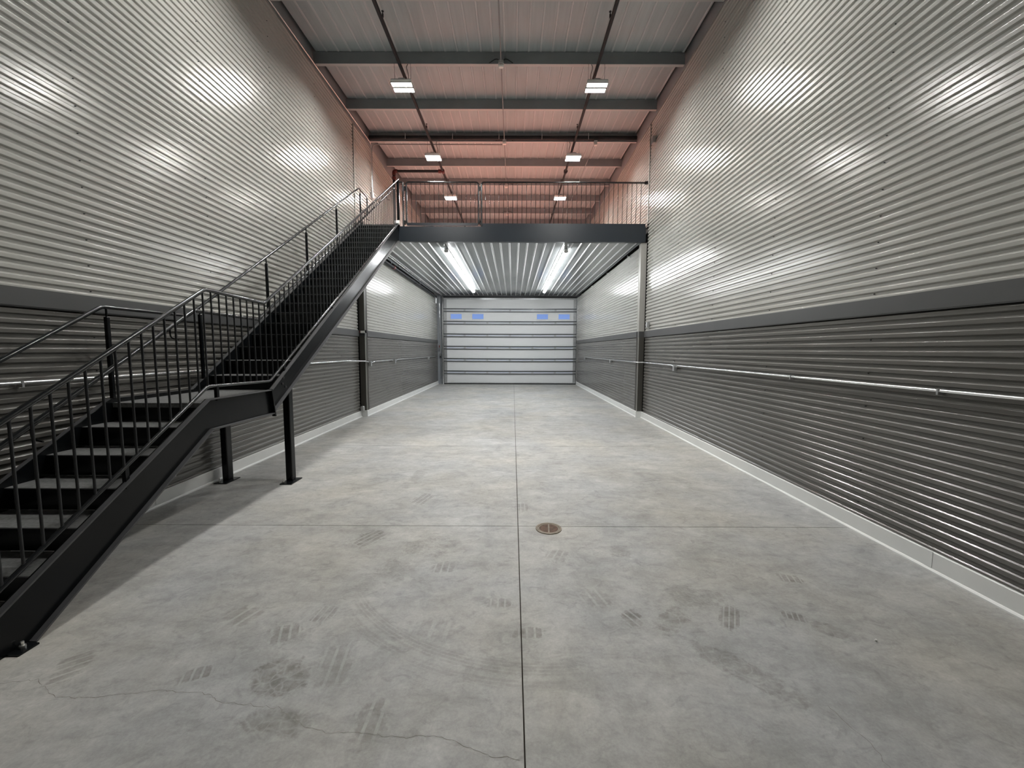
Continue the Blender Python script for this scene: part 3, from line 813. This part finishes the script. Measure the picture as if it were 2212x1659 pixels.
MB().tube([(-3.55, 18.5, 4.05), (-3.55, 18.75, 4.05), (-3.55, 18.75, 3.78)], .03, 10, .06).build('end_elbow', 'galv', up)
cc = thing('steel_conduit', 'thin steel conduit beside the black pipe under the left edge of the mezzanine', 'conduit', (-3.40, 14, 4.17))
MB().cyl((-3.40, 10.2, 4.190), (-3.40, 18.6, 4.190), .014, 8).build('tube', 'emt', cc)
for y in (13.3, 14.9): MB().box(-3.425, -3.375, y, y + .05, 4.168, 4.210).build('strap', 'galv', cc)
for y, nm in ((10.69, 'nearest the steel beam'), (12.99, 'second from the beam'), (15.55, 'third from the beam'), (17.77, 'nearest the overhead door')):
    t = thing('sidewall_sprinkler', 'small chrome sidewall sprinkler high on the right wall, %s' % nm, 'sprinkler', (3.05, y, 4.08), 'sidewall sprinklers under the mezzanine')
    MB().cyl((3.055, y, 4.08), (3.045, y, 4.08), .038, 12).build('escutcheon', 'emt', t)
    MB().cyl((3.045, y, 4.08), (2.97, y, 4.08), .014, 8).build('body', 'bolt', t)
    MB().cyl((2.97, y, 4.08), (2.965, y, 4.08), .034, 10).box(2.965, 2.985, y - .02, y + .02, 4.095, 4.10).build('deflector', 'dark', t)

# ------------------------------------------------------------------ ceiling conduit with sensors
for (nm, x, ya, yb) in (('thin steel conduit running the length of the roof centre line with boxes at purlins', -.235, Y0 + .3, 19.0), ):
    t = thing('roof_conduit', nm, 'conduit', (x, 9, 6.9))
    MB().tube([(x, ya, zroof(ya) - .014), (x, yb, zroof(yb) - .014)], .011, 8).build('tube', 'dull', t)
for k, nm in ((0, 'nearest in view at the roof centre'), (2, 'on the purlin with the black main pipe'), (4, 'seen just above the railing'), (6, 'seen through the railing bars'), (-2, 'over the camera side of the roof')):
    y = 7.9 + 1.447 * k; z = zroof(y); x = -.235
    t = thing('ceiling_sensor', 'small cream sensor on a junction box, %s' % nm, 'sensor', (x, y - .03, z - .08), 'roof sensors along the centre conduit')
    MB().bbox(x - .05, x + .05, y - .085, y - .005, z - .045, z + .015, .008).build('junction_box', 'box', t)
    MB().bbox(x - .052, x + .052, y - .088, y - .002, z - .095, z - .045, .018).build('sensor_cover', 'cream', t)
    for s in (-1, 1):
        MB().tube([(x + s * .03, y - .02, z + .015), (x + s * .06, y - .015, z + .075), (x + s * .12, y - .012, z + .07), (x + s * .22, y - .01, z + .005)], .008, 6, .05).build('flexible_cable', 'dark', t)
t = thing('ceiling_sensor', 'small cream sensor on a grey box under the right half of the third purlin', 'sensor', (2.09, 10.75, 6.88), 'roof sensors along the centre conduit')
MB().bbox(2.045, 2.135, 10.70, 10.78, 6.915, 6.975, .008).build('junction_box', 'box', t)
MB().bbox(2.045, 2.135, 10.70, 10.78, 6.855, 6.915, .018).build('sensor_cover', 'cream', t)
t = thing('roof_conduit', 'thin conduit running back from the right-hand roof sensor over the mezzanine', 'conduit', (2.09, 14, 6.98))
MB().tube([(2.09, 10.85, zroof(10.85) - .014), (2.09, 19.0, zroof(19.0) - .014)], .010, 8).build('tube', 'dull', t)
t = thing('cross_conduit', 'steel conduits along the left wall head and third purlin, dropping to a box', 'conduit', (-2, 10.85, 6.95))
MB().tube([(-.29, 10.93, 6.965), (XL + .034, 10.93, 6.965), (XL + .034, 10.93, 5.74)], .013, 8, .14).build('tube', 'dull', t)
MB().tube([(XL + .030, Y0 + .2, 6.885 + .017 * (Y0 - 6.5)), (XL + .030, 10.82, 6.96), (XL + .030, 10.88, 6.88), (XL + .030, 10.88, 5.74)], .013, 8, .10).build('tube', 'emt', t)
MB().bbox(XL + .002, XL + .055, 10.85, 10.96, 5.60, 5.74, .006).build('switch_box', 'box', t)
MB().bbox(XL + .055, XL + .075, 10.93, 10.97, 5.62, 5.66, .004).build('toggle', 'white', t)
MB().tube([(XL + .03, 10.9, 5.60), (XL + .03, 10.9, 4.60)], .012, 8).build('drop_tube', 'trim_light', t)
t = thing('wall_junction_box', 'small grey box high on the right wall beside the mezzanine corner', 'box', (3.15, 9.44, 6.30))
MB().bbox(3.105, 3.168, 9.37, 9.49, 6.27, 6.41, .006).build('body', 'box', t)
MB().bbox(3.098, 3.105, 9.36, 9.50, 6.26, 6.42, .003).build('cover', 'purlin', t)
t = thing('wall_sensor', 'small grey box on the right wall just above the dark band by the post', 'box', (3.15, 9.45, 2.20))
MB().bbox(3.11, 3.168, 9.40, 9.50, 2.185, 2.30, .006).build('body', 'box', t)
MB().tube([(3.145, 9.42, 2.185), (3.150, 9.42, 2.12)], .010, 6).build('drop_tube', 'box', t)
t = thing('wall_alarm', 'small white device with a red tag and dark round end on the left post', 'alarm', (-3.64, 9.77, 2.08))
MB().bbox(-3.69, -3.585, 9.775, 9.826, 2.045, 2.10, .008).build('body', 'white', t)
MB().cyl((-3.575, 9.80, 2.085), (-3.535, 9.80, 2.085), .036, 12).build('round_end', 'dark', t)
MB().box(-3.765 + .03, -3.69, 9.785, 9.80, 2.06, 2.10).build('tag', 'red', t)
t = thing('corner_box', 'small grey metal box above the baseboard at the foot of the left post', 'box', (-3.66, 9.75, .17))
MB().bbox(-3.715, -3.63, 9.70, 9.79, .155, .265, .012).build('body', 'box', t)
MB().cyl((-3.67, 9.745, .265), (-3.67, 9.745, .275), .03, 10).build('cap', 'emt', t)

# ------------------------------------------------------------------ wall conduits with outlet boxes
def outlet(x, side, y, z, parent):
    MB().bbox(min(x, x + side * .052), max(x, x + side * .052), y - .038, y + .038, z - .115, z - .002, .005).build('outlet_box', 'box', parent)
    MB().bbox(min(x + side * .052, x + side * .057), max(x + side * .052, x + side * .057), y - .04, y + .04, z - .118, z + .001, .003).build('cover_plate', 'galv', parent)
def conduit_run(name, label, x, side, z, segs, boxes, straps):
    t = thing(name, label, 'conduit', (x, segs[0][0], z))
    for pts in segs:
        MB().tube([(x + side * (.030 + d), y, z + dz) for y, d, dz in pts[1]], .0125, 8, .03).build('tube', 'emt', t)
    for y in boxes: outlet(x, side, y, z + .01, t)
    for y in straps: MB().box(min(x, x + side * .045), max(x, x + side * .045), y - .007, y + .007, z - .030, z + .014).build('strap', 'galv', t)
    return t
conduit_run('conduit', 'bright steel conduit with outlet boxes along the lower right wall', XR, -1, 1.362,
            [(4, [(-1.5, 0, 0), (7.66, 0, 0), (7.74, -.004, -.03), (7.755, -.004, -.03)]), (8, [(7.845, -.004, -.03), (7.86, -.004, -.03), (7.95, 0, 0), (9.70, 0, 0), (9.80, .11, 0), (12.36, .11, 0), (12.44, .108, -.03)]),
             (13, [(12.53, .108, -.03), (12.60, .11, 0), (16.80, .11, 0), (16.90, .108, -.03)])], [7.80], [4.53, 2.95, 1.2])
t = thing('outlet_box', 'steel outlet box on the right wall midway under the mezzanine', 'box', (3.03, 12.49, 1.3), 'outlet boxes on the right wall')
outlet(FR, -1, 12.486, 1.372, t)
t = thing('outlet_box', 'steel outlet box at the far end of the right wall conduit near the door', 'box', (3.03, 16.93, 1.3), 'outlet boxes on the right wall')
outlet(FR, -1, 16.933, 1.362, t)
conduit_run('conduit', 'bright steel conduit on the left wall passing behind the stairs to the post', XL, 1, 1.388,
            [(4, [(-1.5, 0, 0), (8.9, 0, .008), (9.72, .12, -.02), (9.95, .12, -.045)])], [], [3.0, 5.9])
conduit_run('conduit', 'steel conduit linking outlet boxes on the left wall under the mezzanine', FL, 1, 1.345,
            [(10, [(10.13, -.004, -.03), (10.16, -.004, -.03), (10.4, 0, 0), (11.9, 0, 0), (12.02, -.004, -.03)]), (12, [(12.30, -.004, -.03), (12.45, 0, 0), (16.85, 0, 0), (16.97, -.004, -.03)]), (17, [(17.15, -.004, -.03), (17.25, 0, 0), (18.6, 0, 0)])],
            [10.08, 12.16, 17.06], [])

# ------------------------------------------------------------------ floor drain and a stray chip
t = thing('floor_drain', 'round rusty floor drain cover with a bar across it', 'drain', (.338, 3.60, 0))
def ring(r0, r1, z0, z1, n=32):
    mb = MB(); vs = []; fs = []
    for i in range(n):
        a = 2 * math.pi * i / n; c, s = math.cos(a), math.sin(a)
        vs += [(.338 + r0 * c, 3.60 + r0 * s, z0), (.338 + r1 * c, 3.60 + r1 * s, z0), (.338 + r1 * c, 3.60 + r1 * s, z1), (.338 + r0 * c, 3.60 + r0 * s, z1)]
        j = (i + 1) % n
        for k in range(4): fs.append((4 * i + k, 4 * i + (k + 1) % 4, 4 * j + (k + 1) % 4, 4 * j + k))
    return mb.add(vs, fs)
ring(.102, .120, .0, .006).build('rim', 'brass', t)
ring(.088, .100, .0, .004).build('inner_ring', 'brass', t)
MB().cyl((.338, 3.60, .0), (.338, 3.60, .0025), .101, 32).build('cover', 'rust', t)
MB().prism([(.326, 3.505), (.338, 3.505), (.352, 3.695), (.340, 3.695)], 'z', .001, .006).build('cross_bar', 'brass', t)
ch = MB(); ch.cyl((2.08, 2.17, .0), (2.078, 2.165, .012), .006, 6, .004)
o = ch.build('paper_scrap', 'white'); o['label'] = 'tiny white scrap lying on the bare floor at right'; o['category'] = 'scrap'
